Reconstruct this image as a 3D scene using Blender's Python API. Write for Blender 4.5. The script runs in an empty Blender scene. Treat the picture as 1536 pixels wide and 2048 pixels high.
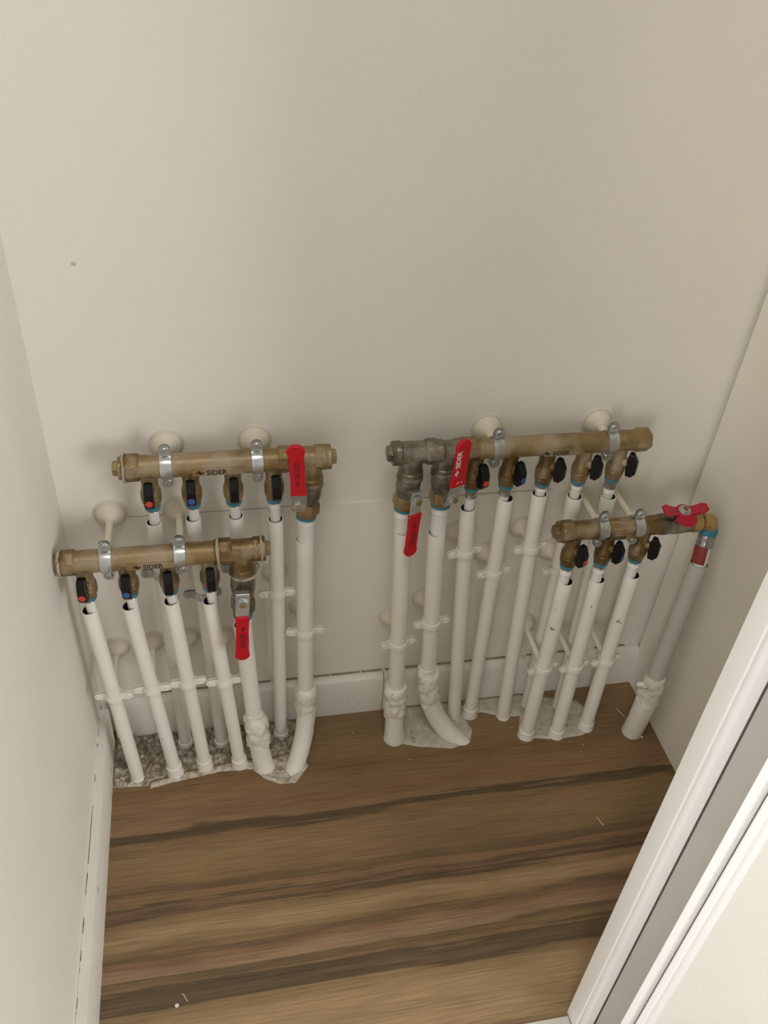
import bpy, math, random
from mathutils import Vector, Matrix, noise
random.seed(7)
C = bpy.context.scene.collection
V3 = Vector

# ------------------------------------------------------------------ camera
FPX = 1756.5
CAM = V3((0.20390307, -0.93817874, 1.18957278))
RX, RZ, RR = 0.89727904, -0.23612377, 0.08036923
ROT = Matrix.Rotation(RZ, 3, 'Z') @ Matrix.Rotation(RX, 3, 'X') @ Matrix.Rotation(RR, 3, 'Z')
cd = bpy.data.cameras.new('camera')
cam = bpy.data.objects.new('camera', cd); C.objects.link(cam)
cam.location = CAM; cam.rotation_euler = ROT.to_euler()
cd.sensor_fit = 'VERTICAL'; cd.sensor_height = 32.0; cd.lens = FPX / 2048 * 32.0
cd.clip_start = 0.02
bpy.context.scene.camera = cam

# ------------------------------------------------------------------ light
world = bpy.data.worlds.new('world'); bpy.context.scene.world = world
world.use_nodes = True
bg = world.node_tree.nodes['Background']
bg.inputs[0].default_value = (1.0, 0.99, 0.96, 1); bg.inputs[1].default_value = 0.56
def area(name, loc, target, sx, sy, power, col):
    l = bpy.data.lights.new(name, 'AREA'); l.shape = 'RECTANGLE'; l.size = sx; l.size_y = sy
    l.energy = power; l.color = col
    o = bpy.data.objects.new(name, l); C.objects.link(o); o.location = loc
    o.rotation_euler = (V3(target) - V3(loc)).to_track_quat('-Z', 'Y').to_euler()
    return o
area('fill_light_top', (0.22, -0.95, 2.44), (0.38, -0.35, 0.3), 0.45, 0.35, 7.5, (1.0, 0.975, 0.94))  # unseen area light added overhead, hanging in open air without a fitting
area('fill_light_right', (2.1, -2.3, 0.95), (0.0, -0.75, 0.15), 1.2, 1.1, 35, (1.0, 0.99, 0.97))  # unseen area light added at right to brighten the left wall
area('fill_light_left', (-0.95, -2.2, 0.95), (0.9, -0.22, 0.40), 1.1, 1.1, 50, (1.0, 0.99, 0.97))  # unseen area light added behind left to brighten the right wall
vs = bpy.context.scene.view_settings
vs.view_transform = 'Standard'; vs.look = 'None'; vs.gamma = 1; vs.use_curve_mapping = False
vs.exposure = -0.03
bpy.context.scene.cycles.use_denoising = True
bpy.context.scene.cycles.max_bounces = 10
bpy.context.scene.cycles.diffuse_bounces = 6

# ------------------------------------------------------------------ survey helper
def at(u, v, y=None, z=None, x=None):
    """world point on a plane (distance from the back wall / height) seen at pixel u,v"""
    d = ROT @ V3(((u - 768) / FPX, -(v - 1024) / FPX, -1))
    if y is not None: t = (y - CAM.y) / d.y
    elif z is not None: t = (z - CAM.z) / d.z
    else: t = (x - CAM.x) / d.x
    return CAM + d * t

# ------------------------------------------------------------------ materials
def mat(name, base, rough=0.6, metal=0.0, var=0.0, vscale=20, bump=0.0, bscale=200, col2=None, c2t=0.55, c2s=40, spec=0.5, coat=0, c2soft=0.06):
    m = bpy.data.materials.new(name); m.use_nodes = True
    nt = m.node_tree; N = nt.nodes; L = nt.links; b = N['Principled BSDF']
    b.inputs['Roughness'].default_value = rough; b.inputs['Metallic'].default_value = metal
    b.inputs['Specular IOR Level'].default_value = spec
    b.inputs['Coat Weight'].default_value = coat
    tc = N.new('ShaderNodeTexCoord')
    out = None
    if var > 0:
        n = N.new('ShaderNodeTexNoise'); n.inputs['Scale'].default_value = vscale; n.inputs['Detail'].default_value = 6
        L.new(tc.outputs['Object'], n.inputs['Vector'])
        r = N.new('ShaderNodeValToRGB')
        r.color_ramp.elements[0].position = 0.3; r.color_ramp.elements[1].position = 0.7
        r.color_ramp.elements[0].color = (*[c * (1 - var) for c in base], 1)
        r.color_ramp.elements[1].color = (*[min(1, c * (1 + var)) for c in base], 1)
        L.new(n.outputs['Fac'], r.inputs['Fac']); out = r.outputs['Color']
    if col2 is not None:
        n2 = N.new('ShaderNodeTexNoise'); n2.inputs['Scale'].default_value = c2s; n2.inputs['Detail'].default_value = 5
        L.new(tc.outputs['Object'], n2.inputs['Vector'])
        mr = N.new('ShaderNodeMapRange'); mr.inputs['From Min'].default_value = c2t - c2soft; mr.inputs['From Max'].default_value = c2t + c2soft
        L.new(n2.outputs['Fac'], mr.inputs['Value'])
        mx = N.new('ShaderNodeMix'); mx.data_type = 'RGBA'
        if out is None: mx.inputs['A'].default_value = (*base, 1)
        else: L.new(out, mx.inputs['A'])
        mx.inputs['B'].default_value = (*col2, 1)
        L.new(mr.outputs['Result'], mx.inputs['Factor']); out = mx.outputs['Result']
        if metal > 0:
            mm = N.new('ShaderNodeMath'); mm.operation = 'MULTIPLY_ADD'
            mm.inputs[1].default_value = -metal * 0.9; mm.inputs[2].default_value = metal
            L.new(mr.outputs['Result'], mm.inputs[0]); L.new(mm.outputs[0], b.inputs['Metallic'])
    if out is None: b.inputs['Base Color'].default_value = (*base, 1)
    else: L.new(out, b.inputs['Base Color'])
    if bump > 0:
        nb = N.new('ShaderNodeTexNoise'); nb.inputs['Scale'].default_value = bscale; nb.inputs['Detail'].default_value = 3
        L.new(tc.outputs['Object'], nb.inputs['Vector'])
        bp = N.new('ShaderNodeBump'); bp.inputs['Strength'].default_value = bump; bp.inputs['Distance'].default_value = 0.002
        L.new(nb.outputs['Fac'], bp.inputs['Height']); L.new(bp.outputs['Normal'], b.inputs['Normal'])
    return m

WALL = mat('cream_wall_paint', (0.82, 0.79, 0.72), 0.75, var=0.015, vscale=6, bump=0.25, bscale=350)
TRIMW = mat('white_gloss_paint', (0.88, 0.88, 0.87), 0.35, var=0.01, vscale=5)
SKIRT = mat('cream_skirting_paint', (0.76, 0.73, 0.67), 0.5, var=0.03, vscale=12, col2=(0.42, 0.36, 0.27), c2t=0.70, c2s=30, c2soft=0.05)
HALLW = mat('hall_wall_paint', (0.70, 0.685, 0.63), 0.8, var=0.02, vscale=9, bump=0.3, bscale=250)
PIPE = mat('painted_pipe', (0.80, 0.775, 0.70), 0.45, var=0.02, vscale=15, bump=0.25, bscale=130)
PIPECH = mat('chipped_painted_pipe', (0.80, 0.77, 0.71), 0.45, var=0.03, vscale=20, bump=0.35, bscale=120, col2=(0.30, 0.29, 0.27), c2t=0.69, c2s=60, c2soft=0.015)
GREYP = mat('grey_pipe', (0.50, 0.48, 0.45), 0.6, var=0.03, vscale=20, bump=0.1)
WPIPE = mat('white_multilayer_pipe', (0.80, 0.79, 0.76), 0.35, var=0.02, vscale=40, col2=(0.45, 0.40, 0.33), c2t=0.76, c2s=120, c2soft=0.02)
INK = mat('dark_pipe_bore', (0.03, 0.03, 0.035), 0.8)
BRASS = mat('dusty_brass', (0.255, 0.178, 0.075), 0.42, metal=0.55, var=0.18, vscale=35, bump=0.25, bscale=300, col2=(0.33, 0.26, 0.175), c2t=0.55, c2s=28, c2soft=0.12)
BRASSL = mat('bright_yellow_brass', (0.46, 0.32, 0.13), 0.4, metal=0.55, var=0.12, vscale=40, bump=0.15, bscale=300)
BRASSD = mat('aged_brass', (0.19, 0.122, 0.048), 0.38, metal=0.6, var=0.22, vscale=45, bump=0.25, bscale=300, col2=(0.27, 0.21, 0.14), c2t=0.58, c2s=35, c2soft=0.1)
NICKEL = mat('dull_nickel_brass', (0.165, 0.15, 0.11), 0.36, metal=0.6, var=0.2, vscale=50, bump=0.2, bscale=250, col2=(0.27, 0.24, 0.19), c2t=0.56, c2s=40, c2soft=0.1)
STEEL = mat('zinc_plated_steel', (0.55, 0.57, 0.57), 0.28, metal=0.85, var=0.12, vscale=90)
STEELD = mat('grey_press_sleeve', (0.36, 0.36, 0.35), 0.22, metal=0.7, var=0.1, vscale=60)
BLACK = mat('black_plastic', (0.006, 0.006, 0.007), 0.32, spec=0.25)
RED = mat('red_plastic', (0.50, 0.006, 0.016), 0.42, spec=0.35, var=0.08, vscale=60)
REDD = mat('red_handle_print', (0.16, 0.004, 0.01), 0.5)
REDB = mat('red_sleeve', (0.27, 0.035, 0.03), 0.55, var=0.1, vscale=80)
MARKR = mat('red_disc', (0.55, 0.05, 0.04), 0.5)
MARKB = mat('blue_disc', (0.03, 0.09, 0.32), 0.5)
BLUE = mat('blue_press_ring', (0.035, 0.21, 0.31), 0.4)
WHITEI = mat('white_print', (0.75, 0.72, 0.72), 0.5)
BLACKI = mat('black_print', (0.02, 0.015, 0.012), 0.6)
ROSE = mat('cream_rosette', (0.70, 0.64, 0.53), 0.5, var=0.04, vscale=30)
ROSEC = mat('clear_rosette_rim', (0.66, 0.62, 0.54), 0.3, var=0.02, vscale=30)
JUTE = mat('sealing_hemp', (0.45, 0.38, 0.28), 0.9, bump=0.5, bscale=500, var=0.2, vscale=200)
COLL = mat('wrinkled_joint_paint', (0.78, 0.745, 0.67), 0.5, var=0.06, vscale=40, bump=1.0, bscale=85, col2=(0.50, 0.44, 0.34), c2t=0.66, c2s=60, c2soft=0.05)
PLASTER = mat('wall_plaster_filler', (0.60, 0.55, 0.47), 0.9, var=0.12, vscale=60, bump=0.6, bscale=120)
MORTAR = mat('crumbly_mortar', (0.44, 0.385, 0.31), 0.95, var=0.4, vscale=170, bump=1.0, bscale=320, col2=(0.20, 0.155, 0.105), c2t=0.52, c2s=90, c2soft=0.10)
MORTARS = mat('smooth_mortar', (0.52, 0.48, 0.40), 0.9, var=0.16, vscale=90, bump=0.6, bscale=300, col2=(0.30, 0.25, 0.18), c2t=0.68, c2s=60, c2soft=0.05)
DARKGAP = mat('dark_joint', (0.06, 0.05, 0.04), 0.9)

def wood_mat():
    m = bpy.data.materials.new('walnut_laminate'); m.use_nodes = True
    nt = m.node_tree; N = nt.nodes; L = nt.links; b = N['Principled BSDF']
    b.inputs['Roughness'].default_value = 0.42
    tc = N.new('ShaderNodeTexCoord')
    sx = N.new('ShaderNodeSeparateXYZ'); L.new(tc.outputs['Object'], sx.inputs[0])
    def math_(op, a, bb):
        n = N.new('ShaderNodeMath'); n.operation = op
        for i, q in enumerate((a, bb)):
            if isinstance(q, (int, float)): n.inputs[i].default_value = q
            else: L.new(q, n.inputs[i])
        return n.outputs[0]
    def nz(scx, scy, detail, off=0, dist=0.0):
        mp = N.new('ShaderNodeMapping'); mp.inputs['Scale'].default_value = (scx, scy, 1); mp.inputs['Location'].default_value = (off, off * 0.37, 0)
        L.new(tc.outputs['Object'], mp.inputs[0])
        n = N.new('ShaderNodeTexNoise'); n.inputs['Scale'].default_value = 1; n.inputs['Detail'].default_value = detail
        n.inputs['Distortion'].default_value = dist
        L.new(mp.outputs[0], n.inputs['Vector']); return n.outputs['Fac']
    warp = math_('MULTIPLY', math_('SUBTRACT', nz(4.0, 8, 6, 1.3), 0.5), 0.045)
    warp2 = math_('MULTIPLY', math_('SUBTRACT', nz(4, 150, 9, 7.1), 0.5), 0.034)
    yy = math_('ADD', math_('ADD', sx.outputs['Y'], warp), warp2)
    mr = N.new('ShaderNodeMapRange'); mr.inputs['From Min'].default_value = 0.0; mr.inputs['From Max'].default_value = -0.60
    L.new(yy, mr.inputs['Value'])
    r = N.new('ShaderNodeValToRGB'); r.color_ramp.interpolation = 'LINEAR'
    mid = (0.195, 0.120, 0.055); drk = (0.078, 0.050, 0.024); lit = (0.31, 0.205, 0.105); red = (0.20, 0.112, 0.056)
    tan = (0.225, 0.145, 0.070); dk2 = (0.115, 0.072, 0.035)
    st = [(0.0, mid), (0.15, mid), (0.19, (0.165, 0.095, 0.04)), (0.24, mid), (0.275, red), (0.312, (0.22, 0.135, 0.068)), (0.320, drk), (0.336, (0.095, 0.062, 0.028)), (0.345, mid), (0.39, tan),
          (0.45, mid), (0.475, dk2), (0.482, red), (0.500, mid), (0.505, drk), (0.515, red), (0.530, drk), (0.537, mid), (0.57, lit), (0.60, mid), (0.607, dk2), (0.625, red),
          (0.655, (0.27, 0.175, 0.10)), (0.665, dk2), (0.680, mid), (0.690, drk), (0.715, (0.13, 0.082, 0.04)), (0.725, drk), (0.735, tan), (0.77, lit), (0.84, (0.33, 0.22, 0.115)), (1.0, mid)]
    cr = r.color_ramp
    cr.elements[0].position = 0.0; cr.elements[0].color = (*st[0][1], 1)
    cr.elements[1].position = 1.0; cr.elements[1].color = (*st[-1][1], 1)
    for p, c in st[1:-1]:
        e = cr.elements.new(p); e.color = (*c, 1)
    L.new(mr.outputs[0], r.inputs['Fac'])
    grain = nz(14, 420, 4, 3.0)
    gr = N.new('ShaderNodeMapRange'); gr.inputs['From Min'].default_value = 0.3; gr.inputs['From Max'].default_value = 0.7
    gr.inputs['To Min'].default_value = 0.85; gr.inputs['To Max'].default_value = 1.38
    L.new(grain, gr.inputs['Value'])
    patch = nz(4, 22, 4, 12.0, 0.5)
    pr = N.new('ShaderNodeMapRange'); pr.inputs['From Min'].default_value = 0.3; pr.inputs['From Max'].default_value = 0.7
    pr.inputs['To Min'].default_value = 0.86; pr.inputs['To Max'].default_value = 1.14
    L.new(patch, pr.inputs['Value'])
    mul = N.new('ShaderNodeVectorMath'); mul.operation = 'SCALE'
    L.new(r.outputs['Color'], mul.inputs[0]); L.new(math_('MULTIPLY', gr.outputs[0], pr.outputs[0]), mul.inputs['Scale'])
    L.new(mul.outputs[0], b.inputs['Base Color'])
    bp = N.new('ShaderNodeBump'); bp.inputs['Strength'].default_value = 0.15; bp.inputs['Distance'].default_value = 0.001
    L.new(grain, bp.inputs['Height']); L.new(bp.outputs['Normal'], b.inputs['Normal'])
    return m
WOOD = wood_mat()

# ------------------------------------------------------------------ mesh builder
def frame(d):
    d = d.normalized()
    a = V3((0, 0, 1)) if abs(d.z) < 0.9 else V3((0, -1, 0))
    x = a.cross(d).normalized(); y = d.cross(x).normalized()
    return x, y, d
class MB:
    def __init__(s): s.v = []; s.f = []
    def ring(s, c, x, y, r, n, jit=None, ph=0.0):
        b = len(s.v)
        for i in range(n):
            a = 2 * math.pi * i / n + ph
            q = x * math.cos(a) + y * math.sin(a)
            rr = r
            if jit: rr = r + jit * noise.fractal(V3(c + q * r) * 90, 0.8, 2.0, 3)
            s.v.append(c + q * rr)
        return b
    def bridge(s, a, b, n):
        for i in range(n):
            j = (i + 1) % n
            s.f.append((a + i, a + j, b + j, b + i))
    def lathe(s, p, d, prof, n=24, cap0=True, cap1=True, ph=0.0, jit=None):
        x, y, d = frame(V3(d)); p = V3(p); prev = None; first = None
        for (t, r) in prof:
            k = s.ring(p + d * t, x, y, max(r, 1e-5), n, jit, ph)
            if prev is not None: s.bridge(prev, k, n)
            else: first = k
            prev = k
        if cap0: s.f.append(tuple(first + i for i in reversed(range(n))))
        if cap1: s.f.append(tuple(prev + i for i in range(n)))
        return s
    def tube(s, pts, rad, n=20, cap0=True, cap1=True, jit=None):
        pts = [V3(p) for p in pts]; m = len(pts)
        if not hasattr(rad, '__len__'): rad = [rad] * m
        rad = list(rad) + [rad[-1]] * m
        x = None; prev = None; first = None
        for i in range(m):
            d = (pts[min(i + 1, m - 1)] - pts[max(i - 1, 0)]).normalized()
            if x is None: x, y, _ = frame(d)
            else:
                x = (x - d * x.dot(d)).normalized(); y = d.cross(x)
            k = s.ring(pts[i], x, y, rad[i], n, jit)
            if prev is not None: s.bridge(prev, k, n)
            else: first = k
            prev = k
        if cap0: s.f.append(tuple(first + i for i in reversed(range(n))))
        if cap1: s.f.append(tuple(prev + i for i in range(n)))
        return s
    def prism(s, poly, o, ex, ey, depth, bevel=0.0):
        """poly (a,b) in plane o,ex,ey ; extruded from -depth/2 to depth/2 along ex x ey, edges chamfered"""
        ez = ex.cross(ey).normalized(); n = len(poly)
        cx = sum(q[0] for q in poly) / n; cy = sum(q[1] for q in poly) / n
        def ringp(k, h):
            b = len(s.v)
            for (a, c) in poly:
                dx, dy = a - cx, c - cy; l = math.hypot(dx, dy) or 1
                f = max(0, (l - k) / l)
                s.v.append(o + ex * (cx + dx * f) + ey * (cy + dy * f) + ez * h)
            return b
        levels = [(bevel, -depth / 2), (0, -depth / 2 + bevel), (0, depth / 2 - bevel), (bevel, depth / 2)] if bevel > 0 else [(0, -depth / 2), (0, depth / 2)]
        rs = [ringp(*q) for q in levels]
        for a, b in zip(rs, rs[1:]): s.bridge(a, b, n)
        s.f.append(tuple(rs[0] + i for i in reversed(range(n)))); s.f.append(tuple(rs[-1] + i for i in range(n)))
        return s
    def box(s, lo, hi, bevel=0.0):
        lo = V3(lo); hi = V3(hi); c = (lo + hi) / 2; h = (hi - lo) / 2
        poly = [(-h.x, -h.y), (h.x, -h.y), (h.x, h.y), (-h.x, h.y)]
        return s.prism(poly, c, V3((1, 0, 0)), V3((0, 1, 0)), 2 * h.z, bevel)
    def strap(s, c, ax, fr, r, w, t, a0=-90, a1=90, n=16):
        """band around axis ax, centred on direction fr, radius r, width w, thickness t"""
        ax = ax.normalized(); fr = fr.normalized(); sd = ax.cross(fr)
        rows = []
        for i in range(n + 1):
            a = math.radians(a0 + (a1 - a0) * i / n)
            q = fr * math.cos(a) + sd * math.sin(a)
            b = len(s.v)
            for (rr, ww) in ((r, -w / 2), (r + t, -w / 2 + t * .3), (r + t * 1.5, 0), (r + t, w / 2 - t * .3), (r, w / 2)): s.v.append(c + q * rr + ax * ww)
            rows.append(b)
        for a, b in zip(rows, rows[1:]):
            for k in range(5):
                j = (k + 1) % 5
                s.f.append((a + k, a + j, b + j, b + k))
        s.f.append(tuple(rows[0] + i for i in reversed(range(5)))); s.f.append(tuple(rows[-1] + i for i in range(5)))
        return s
    def raw(s, vs, fs):
        b = len(s.v); s.v += [V3(q) for q in vs]; s.f += [tuple(i + b for i in f) for f in fs]; return s

def obj(name, mb, m, parent=None, angle=35, origin=None):
    me = bpy.data.meshes.new(name)
    off = V3(parent['_o']) if parent is not None else (V3(origin) if origin is not None else V3((0, 0, 0)))
    me.from_pydata([tuple(q - off) for q in mb.v], [], mb.f)
    me.validate(); me.materials.append(m)
    import bmesh
    bm = bmesh.new(); bm.from_mesh(me); bmesh.ops.recalc_face_normals(bm, faces=bm.faces); bm.to_mesh(me); bm.free()
    me.polygons.foreach_set('use_smooth', [True] * len(me.polygons))
    me.set_sharp_from_angle(angle=math.radians(angle))
    o = bpy.data.objects.new(name, me); C.objects.link(o)
    if parent is not None: o.parent = parent; o['_o'] = parent['_o']
    else: o.location = off; o['_o'] = tuple(off)
    return o
def thing(name, loc, label, cat, group=None):
    o = bpy.data.objects.new(name, None); C.objects.link(o); o.location = loc; o['_o'] = tuple(loc)
    o.empty_display_size = 0.02
    o['label'] = label; o['category'] = cat
    if group: o['group'] = group
    return o
def tag(o, label, cat, group=None):
    o['label'] = label; o['category'] = cat
    if group: o['group'] = group
    return o
def struct(name, mb, m, parent=None, **k):
    o = obj(name, mb, m, parent, **k)
    if parent is None: o['kind'] = 'structure'
    return o
X, Y, Z = V3((1, 0, 0)), V3((0, 1, 0)), V3((0, 0, 1))

# ------------------------------------------------------------------ room shell
def quadbox(pts, nrm, t):
    """thick slab whose visible face is pts, extruded by t against nrm"""
    n = V3(nrm).normalized(); a = [V3(p) for p in pts]; b = [p - n * t for p in a]; k = len(a)
    mb = MB(); mb.v = a + b
    mb.f = [tuple(range(k)), tuple(k + i for i in reversed(range(k)))] + [(i, k + i, k + (i + 1) % k, (i + 1) % k) for i in range(k)]
    return mb
HT = 2.5
# corner lines, slightly out of plumb as in the photo
rb = at(1273.5, 1292, y=0); rt = at(1536, 560, y=0); kx = (rt.x - rb.x) / (rt.z - rb.z)
def rx(z): return rb.x + kx * (z - rb.z)
lb = at(200, 1392, y=0); lt = at(92, 890, y=0); lkx = (lt.x - lb.x) / (lt.z - lb.z)
def lx(z): return lb.x + lkx * (z - lb.z)
lx0, lx1 = lx(0), max(-0.06, lx(HT)); rx0, rx1 = rx(0), rx(HT)
wb = struct('wall_back', quadbox([(lx0 - .15, 0, 0), (rx0 + .15, 0, 0), (rx1 + .15, 0, HT), (lx1 - .15, 0, HT)], (0, -1, 0), 0.1), WALL)
lf = at(162, 2048, z=0.085).x
struct('wall_left', quadbox([(lx0, 0, 0), (lx1, 0, HT), (lx1, -1.3, HT), (0.0, -1.3, 0)], (1, 0, 0), 0.12), WALL)
rfx = at(1352, 1548, z=0).x
struct('wall_right', quadbox([(rx0, -0.007, 0), (rfx, -0.50, 0), (rfx + rx1 - rx0, -0.50, HT), (rx1, -0.007, HT)], (-1, 0, 0), 0.12), WALL)
struct('gap_filler', quadbox([(rx0 + .012, 0, 0), (rx0 + .012, -0.007, 0), (rx1 + .012, -0.007, HT), (rx1 + .012, 0, HT)], (-1, 0, 0), 0.1), DARKGAP)  # added dark filler, keeps the corner gap dark and blocks stray light
struct('ceiling', MB().box((-0.1, -0.5735, HT), (1.2, 0.0, HT + .08)), WALL)
# closet front wall to the right of the opening, and the lintel over the opening
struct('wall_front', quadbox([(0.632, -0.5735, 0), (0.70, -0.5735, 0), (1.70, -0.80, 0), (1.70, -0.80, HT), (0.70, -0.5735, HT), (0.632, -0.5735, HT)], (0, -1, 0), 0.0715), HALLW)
struct('wall_front', MB().box((-0.1, -0.5735, 2.06), (0.632, -0.502, HT)), WALL)

# casings as vertical mouldings (plan profile extruded upwards)
def moulding(name, pts, z0, z1, m):
    mb = MB(); k = len(pts)
    mb.v = [V3((x, y, z0)) for x, y in pts] + [V3((x, y, z1)) for x, y in pts]
    mb.f = [tuple(range(k)), tuple(k + i for i in reversed(range(k)))] + [(i, (i + 1) % k, k + (i + 1) % k, k + i) for i in range(k)]
    return struct(name, mb, m, angle=28)
p = [(0.5970, -0.5250), (0.5970, -0.5450), (0.5974, -0.5464), (0.5984, -0.5472), (0.5996, -0.5470), (0.6006, -0.5462)]
for i in range(9):
    a = i / 8; p.append((0.6010 + 0.0110 * a, -0.5458 + 0.0034 * math.sin(a * math.pi) ** .8))
p += [(0.6135, -0.5462), (0.6160, -0.5468), (0.6225, -0.5468), (0.6240, -0.5458), (0.6240, -0.5258), (0.6420, -0.5256), (0.6420, -0.5250)]
moulding('trim_1', p, 0, 2.06, TRIMW)
def xa_(u, y):
    d = ROT @ V3(((u - 768) / FPX, -(1700 - 1024) / FPX, -1)); return CAM.x + (y - CAM.y) / d.y * d.x
JAMB = mat('darker_grey_lining', (0.47, 0.46, 0.43), 0.5, var=0.02, vscale=10)  # jamb lining set to a darker grey than the white casings
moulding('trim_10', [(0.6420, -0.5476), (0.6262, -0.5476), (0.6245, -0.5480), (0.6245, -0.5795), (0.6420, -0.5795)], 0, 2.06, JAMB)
p = [(0.6420, -0.5797), (0.6245, -0.5797), (0.6247, -.5802), (xa_(1436, -.5802), -.5802), (xa_(1448, -.5802), -.5802), (xa_(1449, -.5785), -.5785), (xa_(1469.5, -.5785), -.5785),
     (xa_(1470, -.5760), -.5760), (xa_(1471.5, -.5760), -.5760), (xa_(1472, -.5835), -.5835), (xa_(1476, -.5850), -.5850), (xa_(1483, -.5850), -.5850)]
for i in range(9):
    a = i / 8; u = 1484 + 20 * a; yy = -.5850 + .0035 * math.sin(a * math.pi) ** .8 + .003 * a; p.append((xa_(u, yy), yy))
p += [(xa_(1505, -.5825), -.5825), (xa_(1514, -.5820), -.5820), (xa_(1519, -.5800), -.5800), (xa_(1521, -.5730), -.5730), (0.66, -.5730), (0.6420, -0.5700)]
moulding('trim_2', p, 0, 2.06, TRIMW)
# door sill
struct('trim_3', MB().box((0.0, -0.590, 0.0), (0.596, -0.531, 0.006), 0.0015), mat('grey_sill', (0.58, 0.57, 0.52), 0.4, var=0.04, vscale=20))

# ------------------------------------------------------------------ floor
fl = struct('floor', MB().box((-0.1, -3.0, -0.06), (1.7, 0.1, -0.012)), DARKGAP)
rows = [0.02, -0.118, -0.315, -0.512, -0.709, -0.906, -1.103, -1.30, -1.6, -1.9, -2.2, -2.5, -2.8, -3.0]
for i, (ya_, yb_) in enumerate(zip(rows, rows[1:])):
    xe = 1.0 if ya_ > -0.5 else 1.6
    struct('plank', MB().box((0.001, yb_ + 0.00015, -0.012), (xe, ya_ - 0.00015, 0.0), 0.0002), WOOD, fl)

# skirting
H = 0.0848; T = 0.0152
def skirt(name, x0, x1, y1):
    mb = MB(); prof = [(0, 0), (y1, 0), (y1, H - .011), (y1 + .0025, H - .006), (y1 + .006, H - .004), (y1 + .009, H), (0, H)]
    k = len(prof); mb.v = [V3((x0, y, z)) for y, z in prof] + [V3((x1, y, z)) for y, z in prof]
    mb.f = [tuple(range(k)), tuple(k + i for i in reversed(range(k)))] + [(i, (i + 1) % k, k + (i + 1) % k, k + i) for i in range(k)]
    return struct(name, mb, SKIRT, angle=30)
sx1 = at(766, 1385, y=-T).x
skirt('baseboard_back', 0.018, sx1 - .0006, -T)
skirt('baseboard_back', sx1 + .0006, rx0, -T + .0012)
# thin gap line between wall and skirting ledge is a proud batten
struct('trim_4', MB().box((0.02, -0.0035, H), (rx0 - .0, 0, H + .0025), 0.0005), SKIRT)
mb = MB(); tl = at(217, 1413, z=H).x; tl2 = at(166, 2048, z=H).x; 
a, b = tl, tl2 + (tl2 - tl) * 2.2
mb.v = [V3(q) for q in ((lx0, -.022, 0), (a, -.022, 0), (a, -.022, H - .003), (a - .002, -.022, H), (lx0, -.022, H), (0, -3.0, 0), (b * 0 + a, -3.0, 0), (a, -3.0, H - .003), (a - .002, -3.0, H), (0, -3.0, H))]
mb.f = [(0, 1, 2, 3, 4), (9, 8, 7, 6, 5), (0, 5, 6, 1), (1, 6, 7, 2), (2, 7, 8, 3), (3, 8, 9, 4), (4, 9, 5, 0)]
struct('baseboard_left', mb, SKIRT)
mb = MB(); rnd = random.Random(4)
for k in range(46):
    yj = -.03 - rnd.random() * .9; ln = rnd.choice((.004, .006, .012, .03)); xj = lx0 * (1 - min(1, -yj / 1.3)) + .0008
    mb.box((xj, yj - ln, H - .0004), (xj + rnd.uniform(.0003, .0009), yj, H + .0004))
xk = 0.05
while xk < rx0 - .03:
    ln = rnd.uniform(.006, .05)
    if rnd.random() < .8: mb.box((xk, -.0040, H + .0022), (min(xk + ln, rx0 - .01), -.0002, H + .0022 + rnd.uniform(.0004, .0010)))
    xk += ln + rnd.uniform(.001, .006)
jo = struct('trim_7', mb, mat('joint_dirt', (0.30, 0.25, 0.17), 0.9, var=0.3, vscale=150))
# faint boxing board behind the pipes on the back wall
q0 = at(250, 1036, y=-.0012); q1 = at(1100, 979, y=-.0012)
struct('trim_5', MB().box((q0.x, -0.0012, H + .004), (q1.x, 0, (q0.z + q1.z) / 2), 0.0004), WALL)

hz_ = (q0.z + q1.z) / 2; HG = mat('hairline_gap', (0.36, 0.33, 0.28), 0.9); gm = MB()
for ua, ub in ((250, 604), (846, 1098)): gm.box((at(ua, 1010, y=-.001).x, -0.0006, hz_ + .0001), (at(ub, 1010, y=-.001).x, 0, hz_ + .0006))
struct('trim_8', gm, HG)
s0 = at(1003, 940, y=-.0015); s1 = at(1072, 940, y=-.0015)
struct('trim_9', MB().box((s0.x, -0.0018, (q0.z + q1.z) / 2 + .002), (s1.x, 0, .53), 0.0003), WALL)

# ------------------------------------------------------------------ mortar patches
LIP = mat('pinkish_plaster_lip', (0.55, 0.49, 0.41), 0.9, var=0.2, vscale=120, bump=0.8, bscale=260, col2=(0.34, 0.27, 0.19), c2t=0.60, c2s=80, c2soft=0.06)
def inside(poly, x, y):
    c = False; n = len(poly)
    for i in range(n):
        x1, y1 = poly[i]; x2, y2 = poly[(i + 1) % n]
        if (y1 > y) != (y2 > y) and x < (x2 - x1) * (y - y1) / (y2 - y1) + x1: c = not c
    return c
def dist(poly, x, y):
    m = 9
    for i in range(len(poly)):
        x1, y1 = poly[i]; x2, y2 = poly[(i + 1) % len(poly)]
        dx, dy = x2 - x1, y2 - y1; t = max(0, min(1, ((x - x1) * dx + (y - y1) * dy) / (dx * dx + dy * dy)))
        m = min(m, math.hypot(x - x1 - t * dx, y - y1 - t * dy))
    return m
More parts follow.
